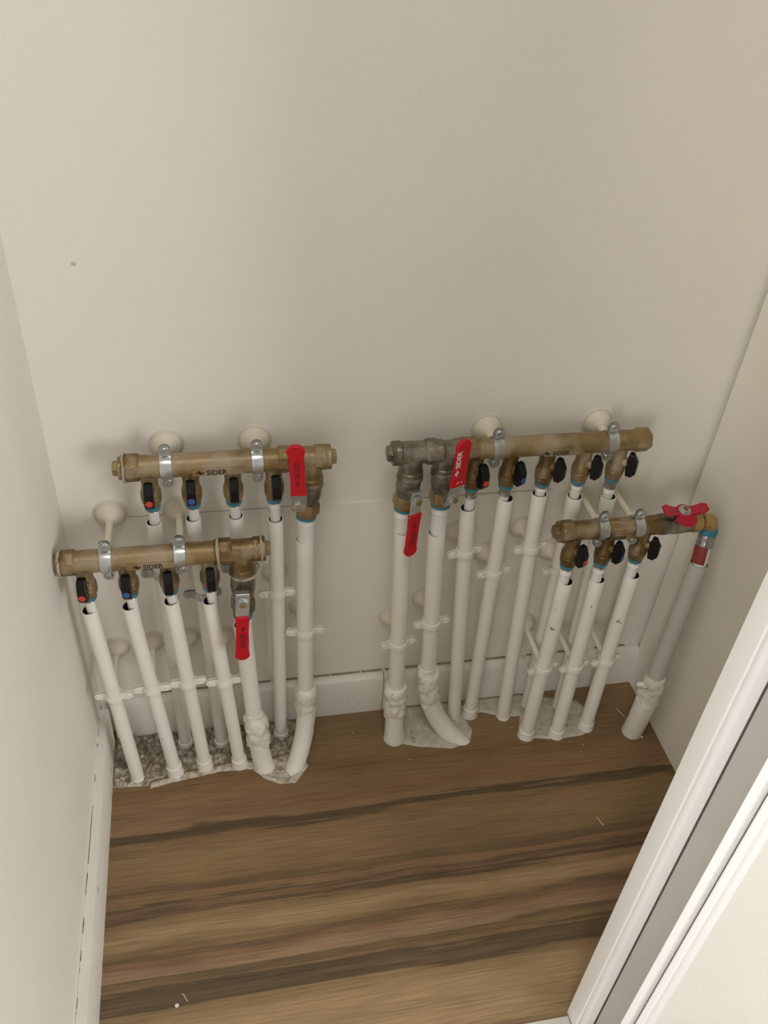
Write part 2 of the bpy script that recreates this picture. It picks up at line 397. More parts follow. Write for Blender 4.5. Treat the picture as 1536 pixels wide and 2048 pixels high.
def patch(name, px, m, h, rough, label, step=0.0018, sc=120):
    poly = [(lambda w: (w.x, min(w.y, -0.016)))(at(u, v, z=0)) for u, v in px]
    x0 = min(q[0] for q in poly) - .004; x1 = max(q[0] for q in poly) + .004; y0 = min(q[1] for q in poly) - .004; y1 = max(q[1] for q in poly) + .002
    nx = int((x1 - x0) / step); ny = int((y1 - y0) / step); idx = {}; mb = MB()
    for i in range(nx + 1):
        for j in range(ny + 1):
            x = x0 + i * step; y = y0 + j * step; d = dist(poly, x, y)
            ins = inside(poly, x, y)
            if not ins and d > 2.4 * step: continue
            s = d if ins else -d
            e = max(-1, min(1, (s + .001 * noise.noise(V3((x, y, 3)) * 300)) / 0.004))
            z = h * e + (rough * (noise.fractal(V3((x, y, 0)) * sc, 0.7, 2.1, 4)) * max(0, e))
            if e > 0 : z = max(z, 0.0004)
            idx[i, j] = len(mb.v); mb.v.append(V3((x, y, z)))
    for i in range(nx):
        for j in range(ny):
            k = [idx.get(q) for q in ((i, j), (i + 1, j), (i + 1, j + 1), (i, j + 1))]
            if None not in k: mb.f.append(tuple(k))
    o = obj(name, mb, m, angle=60); tag(o, label, 'mortar'); o['kind'] = 'stuff'; return o
patch('mortar_patch', [(222, 1576), (296, 1572), (300, 1563), (370, 1542), (440, 1527), (500, 1517), (545, 1515), (604, 1497), (612, 1480), (590, 1440), (235, 1478)],
      MORTAR, 0.0035, 0.0075, 'crumbly grey-brown mortar around the left group of pipe feet')
patch('mortar_patch', [(300, 1577), (340, 1566), (372, 1559), (440, 1543), (505, 1538), (530, 1557), (560, 1568), (592, 1565), (616, 1532), (604, 1500), (545, 1518), (500, 1520), (440, 1530), (370, 1545), (300, 1566)],
      LIP, 0.0022, 0.0042, 'pale plaster lip along the front of the left group of pipe feet', sc=180)
patch('mortar_patch', [(768, 1482), (835, 1493), (905, 1497), (940, 1482), (944, 1460), (930, 1436), (960, 1420), (900, 1405), (800, 1412), (770, 1440)],
      MORTARS, 0.0022, 0.0012, 'smooth cream mortar patch at the feet of the two thick right pipes', sc=420)
patch('mortar_patch', [(925, 1436), (962, 1424), (1010, 1434), (1040, 1432), (1036, 1474), (1110, 1479), (1165, 1470), (1188, 1455), (1190, 1430), (1150, 1400), (1040, 1390), (930, 1402)],
      MORTARS, 0.0018, 0.0014, 'grey-cream mortar patch under the thin right pipes near the wall', sc=420)

# ------------------------------------------------------------------ plumbing builders
YB, YF = -0.047, -0.092         # axis of the rear and the front manifolds
def lerp(a, b, t): return a + (b - a) * t
def line(a, b, n): return [lerp(a, b, i / n) for i in range(n + 1)]
def bez(p0, p1, p2, n=14): return [lerp(lerp(p0, p1, i / n), lerp(p1, p2, i / n), i / n) for i in range(n + 1)]

def sleeve(top, bot, r, label, m=PIPE, group='painted pipe sleeves', foot=None, elbow=None, collar=None, name='pipe_sleeve', tube_m=None):
    """open plastic sleeve; elbow: path of thick bent foot; collar: lumpy joint"""
    top = V3(top); bot = V3(bot); d = (bot - top); Ln = d.length; d.normalize()
    t = thing(name, tuple(V3((bot.x, bot.y, 0))), label, 'pipe', group)
    mb = MB(); dep = min(0.10, Ln * .5); ri = r - 0.0013
    mb.lathe(top, d, [(dep, ri), (0.0006, ri), (0, ri + .0004), (0, r - .0003), (0.0006, r)] + [(Ln * k / 8, r) for k in range(1, 9)], 28, True, True)
    obj('tube', mb, tube_m or m, t)
    obj('bore_lining', MB().lathe(top, d, [(.0008, ri - .0001), (.0008, ri - .0006), (dep - .002, ri - .0006), (dep - .002, ri - .0001)], 24, False, False), INK, t)
    if foot:   # plain painted ferrule on the floor
        h, fr = foot
        f0 = top + d * (Ln - h)
        obj('foot_ring', MB().lathe(f0, d, [(0, r + .0002), (0.001, fr), (h * .6, fr + .0004), (h, fr + .0012)], 28, True, True, jit=0.0005), m, t)
    if collar:
        for (pts, rad, jit) in collar:
            obj('collar', MB().tube(pts, rad, 36, True, True, jit=jit), COLL, t, angle=70)
    if elbow:
        pts, rad = elbow
        obj('elbow', MB().tube(pts, rad, 30, True, True, jit=0.0006), m, t, angle=60)
    return t

def inner(top, bot, r, label, ridge=True, m=WPIPE, ink=False):
    top = V3(top); bot = V3(bot); d = bot - top; Ln = d.length
    t = thing('water_pipe', tuple(top), label, 'pipe', 'white water pipes above the sleeves')
    pr = [(0, r), (0.004, r)]
    if ridge: pr = [(0, r + .0006), (0.006, r + .0006), (0.0072, r + .0014), (0.0086, r + .0014), (0.0095, r)]
    pr += [(Ln, r)]
    obj('tube', MB().lathe(top, d, pr, 24), m, t)
    return t

def screw(mb_c, d, r, t, name='screw', m=STEEL):
    """cross-head screw facing d at point mb_c"""
    mb = MB(); d = V3(d).normalized()
    mb.lathe(mb_c, d, [(-0.004, r * .55), (0, r * .55), (0, r), (r * .2, r), (r * .36, r * .86), (r * .36, r * .66), (r * .12, r * .55), (r * .12, r * .02)], 16)
    x, y, _ = frame(d)
    for a in (x, y):
        b = d.cross(a); c = mb_c + d * (r * .16)
        mb.prism([(-r * .5, -r * .1), (r * .5, -r * .1), (r * .5, r * .1), (-r * .5, r * .1)], c, a, b, r * .12)
    return obj(name, mb, m, t)

def rosette(x, z, t, y0=-0.0, m=ROSE, R=0.0205, rim=True):
    y0 = -0.0013 if (z < 0.43 and 0.08 < x < 0.70) else 0.0
    if rim: obj('rosette_rim', MB().lathe((x, y0, z), -Y, [(0, R + .0015), (0.0012, R + .0012), (0.0022, R * .95)], 32), ROSEC, t)
    obj('rosette', MB().lathe((x, y0, z), -Y, [(0.0016, R * .93), (0.005, R * .91), (0.009, R * .82), (0.0125, R * .64), (0.0155, R * .42), (0.018, R * .28), (0.022, R * .25)], 32), m, t)

def clamp(c, r, label, rose=True, screwm=STEEL, rodm=ROSE, w=0.0145, yaw=0.0, painted_rod=True):
    """manifold clamp: band round a horizontal tube, screws above and below, rod to wall rosette"""
    c = V3(c); t = thing('pipe_clamp', tuple(V3((c.x, 0, c.z))), label, 'clamp', 'galvanised manifold clamps')
    th = 0.0014
    front = MB().strap(c, X, -Y, r + .0003, w, th, -82, 82, 18)
    for s in (1, -1):
        zc = c.z + s * (r + .0085)
        poly = [(-w / 2, -s * .009)] + [(w / 2 * math.cos(a), s * (0.0008) + s * (w / 2) * math.sin(a)) for a in [math.pi * k / 8 for k in range(8, -1, -1)]] + [(w / 2, -s * .009)]
        front.prism(poly, V3((c.x, c.y - .0026, zc)), X, Z, th)
    obj('strap', front, STEEL, t)
    back = MB().strap(c, X, Y, r + .0003, w, th, -82, 82, 18)
    for s in (1, -1):
        zc = c.z + s * (r + .0085)
        poly = [(-w / 2, -s * .009)] + [(w / 2 * math.cos(a), s * (0.0008) + s * (w / 2) * math.sin(a)) for a in [math.pi * k / 8 for k in range(8, -1, -1)]] + [(w / 2, -s * .009)]
        back.prism(poly, V3((c.x, c.y + .0006, zc)), X, Z, th)
    obj('back_strap', back, STEEL, t)
    for s in (1, -1): screw(V3((c.x, c.y - .0034, c.z + s * (r + .0090))), -Y, 0.0052, t)
    y1 = c.y + r + .001
    obj('rod', MB().lathe((c.x, 0, c.z), -Y, [(0.012, .0048), (-y1 - .010, .0048), (-y1 - .010, .0062), (-y1, .0062)], 16), rodm, t)
    if rose: rosette(c.x, c.z, t)
    else: rosette(c.x, c.z, t, R=.0095, rim=False)
    return t

def clip(c, d, r, label, m=PIPE, yaw=0.0, rim=True, group='painted pipe clips', rose=True, rosem=None):
    """saddle clip round an upright sleeve with two screw ears"""
    c = V3(c); d = V3(d).normalized()
    t = thing('pipe_clip', tuple(V3((c.x, 0, c.z))), label, 'clip', group)
    fr = Matrix.Rotation(math.radians(yaw), 3, 'Z') @ (-Y); sd = fr.cross(Z).normalized()
    w = 0.0120; th = 0.0018
    mb = MB().strap(c, d, fr, r + .0003, w, th, -86, 86, 18)
    bk = MB().strap(c, d, -fr, r + .0003, w, th, -86, 86, 18)
    for s in (1, -1):
        poly = [(-s * .0095, -w / 2), ] + [(s * (.0018 + w / 2 * math.sin(a)), -w / 2 * math.cos(a)) for a in [math.pi * k / 8 for k in range(9)]] + [(-s * .0095, w / 2)]
        o = c + sd * (s * (r + .0085)) + fr * 0.0018
        mb.prism(poly, o, sd, Z, th)
        bk.prism(poly, o - fr * .0034, sd, Z, th)
    obj('strap', mb, m, t); obj('back_strap', bk, m, t)
    for s in (1, -1): screw(c + sd * (s * (r + .0100)) + fr * .0025, fr, 0.0040, t, m=m)
    obj('rod', MB().lathe((c.x, 0, c.z), -Y, [(0.012, .0042), (-c.y - r - .001, .0042)], 14), rosem or m, t)
    if rose: rosette(c.x, c.z, t, m=rosem or ROSE, R=0.018, rim=rim)
    return t

def hexring(mb, p, d, t0, t1, r, n=6, ph=0.0):
    b = (t1 - t0) * .12
    mb.lathe(p, d, [(t0, r * .93), (t0 + b, r), (t1 - b, r), (t1, r * .93)], n, ph=ph)

def hemp(parent, p, d, r, n=2, seed=0):
    """loose strands of sealing hemp wound on a joint"""
    rnd = random.Random(seed); x, y, d = frame(V3(d)); mb = MB()
    for k in range(n):
        off = rnd.uniform(-.002, .002); a0 = rnd.uniform(0, 6.28)
        pts = []
        for i in range(22):
            a = a0 + i / 21 * 6.0
            rr = r + .0006 + .0012 * noise.noise(V3((i * .5, k * 3, seed)))
            pts.append(V3(p) + x * math.cos(a) * rr + y * math.sin(a) * rr + d * (off + .002 * noise.noise(V3((i * .3, seed, k)))))
        mb.tube(pts, 0.0009, 6)
    return obj('hemp_strand', mb, JUTE, parent)

def text_mesh(body, size, offset=0.012):
    cu = bpy.data.curves.new('lettering', 'FONT'); cu.body = body; cu.size = size; cu.extrude = 0.0001; cu.offset = offset * size
    cu.align_x = 'LEFT'; cu.resolution_u = 3
    o = bpy.data.objects.new('lettering_tmp', cu); C.objects.link(o)
    dg = bpy.context.evaluated_depsgraph_get(); me = bpy.data.meshes.new_from_object(o.evaluated_get(dg))
    vs_ = [V3(v.co) for v in me.vertices]; fs = [tuple(q.vertices) for q in me.polygons]
    bpy.data.objects.remove(o); bpy.data.curves.remove(cu); bpy.data.meshes.remove(me)
    return vs_, fs
TXT = text_mesh('SIDER', 1.0, 0.02)
TW = max(v.x for v in TXT[0]); TH = 0.73
LOGO = [(-1, -.12), (-.35, .45), (-.05, .52), (.15, .35), (.42, .02), (.62, .2), (1, .12), (.35, -.45), (.05, -.52), (-.15, -.35), (-.42, -.02), (-.62, -.2)]
def lettering(parent, o, ex, ey, w, m, logo=True, hs=1.0):
    """logo + SIDER starting at o, running along ex; w = width of the word"""
    ex = V3(ex).normalized(); ey = V3(ey).normalized(); ez = ex.cross(ey); k = w / TW
    mb = MB(); mb.raw([o + ex * (v.x * k) + ey * (v.y * k * hs) + ez * v.z for v in TXT[0]], TXT[1])
    if logo:
        s = w * .22; c = o - ex * (s * 1.35) + ey * (TH * k * hs * .5)
        tri = [(LOGO[a], LOGO[b], LOGO[c2]) for a, b, c2 in ((0, 1, 11), (1, 10, 11), (1, 2, 10), (2, 3, 10), (3, 9, 10), (3, 4, 9), (4, 8, 9), (4, 5, 7), (4, 7, 8), (5, 6, 7))]
        for q in tri: mb.raw([c + ex * (a * s) + ey * (b * s) + ez * .0002 for a, b in q], [(0, 1, 2)])
    return obj('lettering', mb, m, parent)

def outlet(man, p, stem, mark, seed, hz=0.029, r0=0.0105, m=BRASS, drop=1.0, steel=0.010, ringcol=BLUE, R=0.0146, tilt=0.0, hang=0.0):
    """valve outlet hanging from the manifold axis point p, stem = handle direction; returns lower end"""
    dn = V3((tilt, 0, -1)).normalized()
    prof = [(R * .55, r0 * 1.08), (R + .003, r0), (0.030, r0 * .97), (0.036, r0 * 1.03), (0.041, r0 * 1.19), (0.0465, r0 * 1.22), (0.0475, r0 * 1.16), (0.0490, r0 * 1.16), (0.0500, r0 * 1.22), (0.058, r0 * 1.16), (0.066, r0 * .92)]
    prof = [(a * drop if a > .02 else a, b) for a, b in prof]
    ob = obj('outlet', MB().lathe(p, dn, prof, 24), m, man)
    e = p + dn * (0.066 * drop)
    obj('press_ring', MB().lathe(e, dn, [(-.001, .0088), (-.0005, .0102), (.0032, .0102), (.0040, .0088)], 24), ringcol, ob)
    if steel: obj('press_sleeve', MB().lathe(e, dn, [(.003, .0084), (.005, .0088), (.007, .0080), (.003 + steel * .7, .0080), (.003 + steel, .0086)], 24), STEELD, ob)
    # handle
    s = V3(stem).normalized(); w = s.cross(Z)
    hc = p + dn * hz
    obj('valve_stem', MB().lathe(hc, s, [(0.008, .0068), (.0135, .0068), (.0145, .0056), (.019, .005)], 18), m, ob)
    poly = [(.0150, .0165), (.0205, .0165), (.0280, .0050), (.0285, -.0120), (.0235, -.0185), (.0165, -.0185), (.0135, -.0060), (.0135, .0060)]
    obj('handle', MB().prism(poly, hc, s, Z, 0.0108, 0.0013), BLACK, ob, angle=25)
    if mark:
        cc = hc + s * .02840 + Z * (-.0065)
        obj('handle_disc', MB().lathe(cc, s, [(0, .0044), (.0004, .0044)], 20), mark, ob)
    return e + dn * (.003 + steel)

def manifold_body(man, x0, x1, p, r, m, flats=(), plug_left=True, plug_right=False, capl=0.026):
    mb = MB(); prof = [(x0 - p.x, r), (x1 - p.x, r)]
    xs_ = [x0 + (x1 - x0) * k / 12 for k in range(13)]
    mb.lathe((0, p.y, p.z), X, [(a, r + .0003 * math.sin(a * 200)) for a in xs_], 32)
    obj('body', mb, m, man)

def plug(man, x, p, r, sgn, m, hexr=None, name='end_plug'):
    mb = MB(); o = V3((x, p.y, p.z)); d = X * sgn
    mb.lathe(o, d, [(-.002, r * 1.06), (0.0, r * 1.10), (.0035, r * 1.10), (.0042, r * .98)], 30)
    mb.lathe(o, d, [(.003, r * .74), (.0095, r * .74), (.0105, r * .66)], 4 if hexr is None else 6, ph=.4)
    return obj(name, mb, m, man)

# ================================================================== UPPER LEFT MANIFOLD
P = at(430, 926, y=YB); ZU = P.z; RM = 0.0148
def mx(u, v, y): return at(u, v, y=y).x
ul = thing('manifold', (mx(250, 936, YB), YB, ZU), 'upper left brass manifold with four black handles, near wall', 'manifold')
x0, x1 = mx(250, 936, YB), mx(562, 915, YB)
manifold_body(ul, x0, x1, V3((0, YB, ZU)), RM, BRASS)
cp = MB(); hexring(cp, (0, YB, ZU), X, mx(243, 936, YB), mx(279, 934, YB), .0172, 8, .2); obj('end_cap', cp, BRASSD, ul)
plug(ul, mx(243, 936, YB), V3((0, YB, ZU)), .0128, -1, BRASS, hexr=1)
hemp(ul, (mx(246, 936, YB), YB, ZU), X, .0172, 3, 5)
def plaque(man, xa, xb, yc, z, m):
    obj('nameplate', MB().box((xa, yc - RM - .0006, z - .0072), (xb, yc - RM + .004, z + .003), .0005), m, man)
xa = mx(385, 942, YB); xb = mx(487, 935, YB); plaque(ul, xa, xb, YB, ZU, BRASS)
q = at(413, 947, y=YB - RM - .0013); q2 = at(455, 944, y=YB - RM - .0013)
lettering(ul, V3((q.x, YB - RM - .0007, ZU - .0062)), X, Z, q2.x - q.x, BLACKI)
tops = []
for i, (u, mk) in enumerate(((299, MARKR), (382, MARKB), (466, None), (548, None))):
    xo = mx(u, 965, YB)
    tops.append(outlet(ul, V3((xo, YB, ZU)), (-.04 + .03 * i, -1, 0), mk, i, steel=.004, drop=.88))
def sidx(e, top): return (e, top)
A_tops = [at(307.5, 1043, y=YB), at(386, 1035, y=YB), at(471.5, 1031, y=YB), at(551, 1037, y=YB)]
A_bots = [at(372, 1488, z=0), at(444, 1486, z=0), at(510, 1474, z=0), at(562, 1469, z=0)]
names4 = ['first', 'second', 'third', 'fourth']
for i in range(4):
    a, b = A_tops[i], A_bots[i]; e = tops[i]
    dd = (b - a).normalized()
    off = V3((.0012, .002, 0))
    inner(e - Z * -.001, a + dd * .06 + off, .0068, 'white water pipe below the %s black valve of the upper left manifold' % names4[i], ridge=(i == 3))
    sleeve(a, b, .0100 if i == 3 else .0097, 'slim painted sleeve close to the wall under the %s valve of the upper left manifold' % names4[i], foot=(.012, .0112), group='rear left pipe sleeves')
for i, (u, v) in enumerate(((321, 1146), (405, 1186), (478, 1136))):
    a, b = A_tops[i], A_bots[i]; zc = at(u, v, y=YB).z; c = lerp(a, b, (a.z - zc) / (a.z - b.z))
    clip(c, b - a, .0097, 'bare galvanised clip on the %s rear sleeve, seen behind the lower left manifold' % names4[i], m=STEEL, group='galvanised pipe clips', rosem=ROSE)
a, b = A_tops[3], A_bots[3]; zc = at(556, 1186, y=YB).z
clip(lerp(a, b, (a.z - zc) / (a.z - b.z)), b - a, .0100, 'painted clip on the slim sleeve just left of the thick upper left pipe', group='painted pipe clips', yaw=0)

# tee + ball valve with lever
def tee_valve(zc, y, uL, uR, vaxis, ub, m, tm, labels, ringu, lever, capends, down, thick_top, nick=NICKEL, cx=None, rT=.0150, plugside=1, capx=None):
    pass

def tee(name_label, xL, xR, xB, y, z, r, m, drop, plug_x=None, plug_s=1, rings=()):
    t = thing('tee_fitting', (xB, y, z), name_label, 'fitting', 'tee fittings at manifold ends')
    mb = MB(); mb.lathe((0, y, z), X, [(xL, r * 1.02), (xL + .002, r * 1.08), (xL + .008, r * 1.08), (xL + .0095, r * .98), (xR - .0095, r * .98), (xR - .008, r * 1.08), (xR - .002, r * 1.08), (xR, r * 1.02)], 32)
    mb.lathe((xB, y, z), -Z, [(0, r * .98), (drop * .72, r), (drop * .76, r * 1.10), (drop * .97, r * 1.12), (drop, r * 1.05)], 32)
    obj('body', mb, m, t)
    if plug_x is not None: plug(t, plug_x, V3((0, y, z)), r * .98, plug_s, m, hexr=1)
    for (a, b, rr, n) in rings:
        h = MB(); hexring(h, (0, y, z), X, a, b, rr, n, .15); obj('hex_nut', h, m, t)
    return t

def ball_valve(label, top, bot, grip0, grip1, wid0, wid1, plate, stem_c, sdir, nick=NICKEL, txt=None, r=.0165, plate_pts=None, blue=True, hexm=BRASS):
    """top/bot: axis ends; stem at stem_c facing sdir; plate from stem to grip0; grip from grip0 to grip1"""
    top = V3(top); bot = V3(bot); d = bot - top; Ln = d.length; d.normalize()
    t = thing('ball_valve', tuple(top), label, 'valve', 'quarter turn ball valves')
    b1 = Ln * .58
    obj('body', MB().lathe(top, d, [(0, r * 1.02), (.002, r * 1.06), (.006, r * 1.06), (.008, r * .98), (b1 * .55, r * 1.0), (b1 * .85, r * .88), (b1, r * .80)], 30), nick, t)
    h = MB(); hexring(h, top, d, b1 - .001, Ln * .86, r * 1.0, 6, .3); h.lathe(top, d, [(Ln * .84, r * .86), (Ln * .96, r * .74)], 24)
    obj('hex_nut', h, hexm, t)
    obj('press_ring', MB().lathe(top, d, [(Ln * .92, r * .70), (Ln * .93, r * .80), (Ln * .985, r * .80), (Ln, r * .70)], 26), BLUE, t)
    s = V3(sdir).normalized()
    ax = stem_c - s * 0.0
    base = top + d * ((stem_c - top).dot(d))
    obj('stem', MB().lathe(stem_c - s * .022, s, [(0, .0085), (.018, .0085), (.020, .0062), (.0225, .0062)], 20), nick, t)
    obj('washer', MB().lathe(stem_c, s, [(.0014, .0085), (.0022, .0085)], 24), STEEL, t)
    nut = MB(); nut.lathe(stem_c, s, [(.002, .0068), (.0055, .0068), (.006, .0062)], 6, ph=.3); obj('nut', nut, STEEL, t)
    obj('stem_tip', MB().lathe(stem_c, s, [(.005, .0036), (.0078, .0036), (.0082, .003)], 14), BRASS, t)
    # lever plate: flat strip stem -> grip0, slightly cranked
    gd = (grip1 - grip0); L2 = gd.length; gd = gd.normalized()
    ez = s - gd * s.dot(gd); ez.normalize(); ex = gd; ey = ez.cross(ex)
    pd = (grip0 - stem_c); PL = pd.length; pd = pd.normalized(); pz = (s - pd * s.dot(pd)).normalized(); py = pz.cross(pd)
    w = wid0 * .46
    pl = MB()
    pl.prism([(-.012, -w), (PL + .006, -w), (PL + .006, w), (-.012, w)], stem_c + pz * .0006, pd, py, .0020, .0004)
    # little stop tab folded back
    pl.prism([(-.0125, -w), (-.0110, -w), (-.0110, w), (-.0125, w)], stem_c - pz * .003, pd, py, .008)
    obj('lever', pl, STEEL, t)
    # grip
    poly = [(0, -wid0 / 2)]
    for k in range(1, 6):
        f = k / 6; poly.append((L2 * .70 * f, -wid0 / 2 * (1 - .13 * math.sin(f * math.pi))))
    poly.append((L2 * .76, -wid0 / 2 * .90))
    Rr = wid1 / 2; cxx = L2 - Rr
    for k in range(13):
        a = math.radians(-75 + 150 * k / 12); poly.append((cxx + Rr * math.cos(a), Rr * math.sin(a)))
    poly.append((L2 * .76, wid0 / 2 * .90))
    for k in range(5, 0, -1):
        f = k / 6; poly.append((L2 * .70 * f, wid0 / 2 * (1 - .13 * math.sin(f * math.pi))))
    poly.append((0, wid0 / 2))
    g = obj('grip', MB().prism(poly, grip0 + ez * .001, ex, ey, .0062, .0012), RED, t)
    if txt:
        col, along, w_ = txt
        o = grip0 + ez * (.0042)
        if col is WHITEI:
            lettering(g, o + ex * (L2 * .44) - ey * (-.0035), ex, -ey if False else ey, L2 * .36, WHITEI)
        else:
            # embossed worn print
            lettering(g, o + ex * (L2 * .36) - ey * .003, ex, ey, L2 * .34, col)
        mb = MB()
        pts = [o + ex * (L2 * .07 + .0035 * math.cos(a)) + ey * (.0046 * math.sin(a)) for a in [math.radians(-70 + 14 * k) for k in range(11)]]
        mb.tube(pts[:5], .0004, 6); mb.tube(pts[6:], .0004, 6)
        obj('arrow_print', mb, col, g)
    return t

# ---- upper left tee and valve
xt = mx(621, 912, YB)
tee('dusty brass tee on the right end of the upper left manifold', mx(560, 915, YB), mx(655, 909, YB), xt, YB, ZU, .0150, BRASS, .036,
    plug_x=mx(655, 909, YB), plug_s=1, rings=[(mx(556, 915, YB), mx(576, 914, YB), .0172, 8), (mx(628, 911, YB), mx(644, 910, YB), .0166, 8)])
hp = thing  # alias kept simple
vtop = V3((xt, YB, ZU - .034)); vbot = at(612, 1035, y=YB - .004)
yg = YB - .040
ball_valve('ball valve below the upper left tee, red lever pointing up', vtop, vbot, at(598, 989, y=yg - .006), at(590, 889, y=yg - .006), .0205, .0232, None, at(598, 1010, y=yg), (-.10, -1, 0), txt=(REDD, 1, 0))
a = at(609.5, 1077, y=-.052); b0 = at(611, 1384, y=-.056)
inner(vbot + Z * .002, a + (b0 - a).normalized() * .05, .0112, 'thick white water pipe below the up-turned red lever of the left group')
e_end = at(586, 1546, z=-0.008); e_mid = at(616, 1462, y=-.066)
pth = bez(at(612, 1398, y=-.056), e_mid, e_end, 18); pth.append(e_end + (pth[-1] - pth[-2]).normalized() * .022)
sleeve(a, b0, .0121, 'thick painted sleeve with plastered collar and elbow curving down left', group=None, name='pipe_sleeve',
       elbow=(pth, [.0148] * 3 + [.0146] * (len(pth) - 5) + [.015, .0165]),
       collar=[(line(at(611, 1372, y=-.056), at(612, 1425, y=-.058), 16), [.0130, .0148] + [.0168] * 13 + [.0158, .015], .0022)])
zc = at(612, 1261, y=-.054).z
clip(lerp(a, b0, (a.z - zc) / (a.z - b0.z)), b0 - a, .0121, 'painted clip on the thick sleeve right of the left group')

# ================================================================== LOWER LEFT MANIFOLD
P = at(250, 1117, y=YF); ZL = at(330, 1111, y=YF).z
xL = 0.0100
ll = thing('manifold', (xL, YF, ZL), 'lower left brass manifold in front, touching the left wall', 'manifold')
manifold_body(ll, xL + .004, mx(430, 1105, YF), V3((0, YF, ZL)), .0146, BRASS)
cp = MB(); hexring(cp, (0, YF, ZL), X, mx(120, 1128, YF), mx(152, 1125, YF), .0166, 8, .2); obj('end_cap', cp, BRASSD, ll)
plug(ll, mx(120, 1128, YF), V3((0, YF, ZL)), .0135, -1, BRASS, hexr=1)
hemp(ll, (mx(122, 1128, YF), YF, ZL), X, .0168, 2, 9)
RMk = RM; plaque(ll, mx(255, 1130, YF), mx(350, 1122, YF), YF, ZL, BRASS)
q = at(286, 1134, y=YF - RM); q2 = at(327, 1131, y=YF - RM)
lettering(ll, V3((q.x, YF - RM - .0007, ZL - .0062)), X, Z, q2.x - q.x, BLACKI)
tops = []
for i, (u, mk) in enumerate(((170, MARKR), (256, MARKB), (338, None), (420, None))):
    tops.append(outlet(ll, V3((mx(u, 1155, YF), YF, ZL)), (-.10 + .05 * i, -1, 0), mk, 10 + i, steel=.004, drop=.85, m=BRASS if i < 2 else BRASSD))
B_tops = [at(178.5, 1219, y=YF), at(258.5, 1211, y=YF), at(342, 1201, y=YF), at(419.5, 1200, y=YF)]
B_bots = [at(276.5, 1556, z=0), at(352, 1546, z=0), at(411, 1532, z=0), at(480, 1528, z=0)]
clp = [(225, 1392), (304, 1378), (379, 1368), (451, 1364)]
for i in range(4):
    a, b = B_tops[i], B_bots[i]; e = tops[i]; dd = (b - a).normalized()
    inner(e - Z * -.001, a + dd * .06 + V3((.0018, 0.0015, 0)), .0066, 'white water pipe below the %s black valve of the lower left manifold' % names4[i], ridge=False)
    fr_ = [(.006, .0108), (.022, .0118), (.020, .0116), (.018, .0118)][i]
    sleeve(a, b, .0098, 'painted front sleeve under the %s valve of the lower left manifold' % names4[i], foot=fr_, m=PIPECH if i == 1 else PIPE, group='front left pipe sleeves')
    zc = at(*clp[i], y=-.094).z
    clip(lerp(a, b, (a.z - zc) / (a.z - b.z)), b - a, .0098, 'painted clip on the %s front left sleeve, low above the skirting' % ['first', 'second', 'third', 'fourth'][i], yaw=[-4, 0, 3, 3][i])
# tee and valve
xt = mx(484, 1103, YF)
tl_ = tee('brass tee on the right end of the lower left manifold', mx(428, 1105, YF), mx(528, 1098, YF), xt, YF, ZL, .0150, BRASSD, .036,
    plug_x=mx(524, 1098, YF), plug_s=1, rings=[(mx(434, 1105, YF), mx(464, 1104, YF), .0172, 8), (mx(506, 1100, YF), mx(520, 1099, YF), .0160, 8)])
hemp(tl_, (mx(436, 1105, YF), YF, ZL), X, .0176, 3, 3); hemp(tl_, (mx(524, 1098, YF), YF, ZL), X, .0162, 2, 4); hemp(tl_, (xt, YF, ZL - .036), Z, .0172, 2, 8)
yg = YF - .034
vtop = V3((xt, YF, ZL - .034)); vbot = at(486, 1232, y=YF)
ball_valve('ball valve below the lower left tee, red lever hanging down', vtop, vbot, at(484.5, 1231, y=yg - .004), at(484.5, 1317, y=yg - .004), .0190, .0208, None, at(485, 1204, y=yg), (0, -1, 0), txt=(REDD, 1, 0), hexm=NICKEL)
a = at(484.5, 1248, y=YF); b0 = at(508, 1430, y=-.090)
inner(vbot + Z * .001, a + (b0 - a).normalized() * .05, .0105, 'thick white water pipe behind the hanging red lever at left')
e_end = at(531, 1538, z=-0.006); pth = bez(at(512, 1452, y=-.090), at(518, 1500, y=-.092), e_end, 14); pth.append(e_end + (pth[-1] - pth[-2]).normalized() * .018)
sleeve(a, b0, .0120, 'thick painted sleeve with torn plastered collar behind the hanging left red lever', group=None,
       elbow=(pth, [.0150] * 11 + [.0150, .0155, .0165, .017]),
       collar=[(line(at(508, 1424, y=-.090), at(519, 1492, y=-.091), 18), [.0125, .0135, .015, .0155] + [.0172] * 12 + [.0162, .0158, .0152], .0042)])

# ================================================================== UPPER RIGHT MANIFOLD
ZR = at(1050, 892, y=YB).z
ur = thing('manifold', (mx(925, 898, YB), YB, ZR), 'upper right brass manifold with five black handles', 'manifold')
manifold_body(ur, mx(918, 899, YB), mx(1280, 879, YB), V3((0, YB, ZR)), .0142, BRASS)
cp = MB(); hexring(cp, (0, YB, ZR), X, mx(1268, 879, YB), mx(1296, 878, YB), .0165, 6, .1); obj('end_cap', cp, BRASS, ur)
cp = MB(); hexring(cp, (0, YB, ZR), X, mx(918, 899, YB), mx(955, 897, YB), .0165, 8, .1); obj('collar_nut', cp, BRASSD, ur)
obj('nameplate', MB().box((mx(1082, 895, YB), YB - .0152, ZR - .0080), (mx(1160, 892, YB), YB - .010, ZR + .005), .0008), BRASS, ur)
q = at(1106, 903, y=YB - .0153); q2 = at(1141, 899, y=YB - .0153)
lettering(ur, V3((q.x, YB - .0154, ZR - .0065)), X, Z, q2.x - q.x, BLACKI, hs=.9)
tops = []
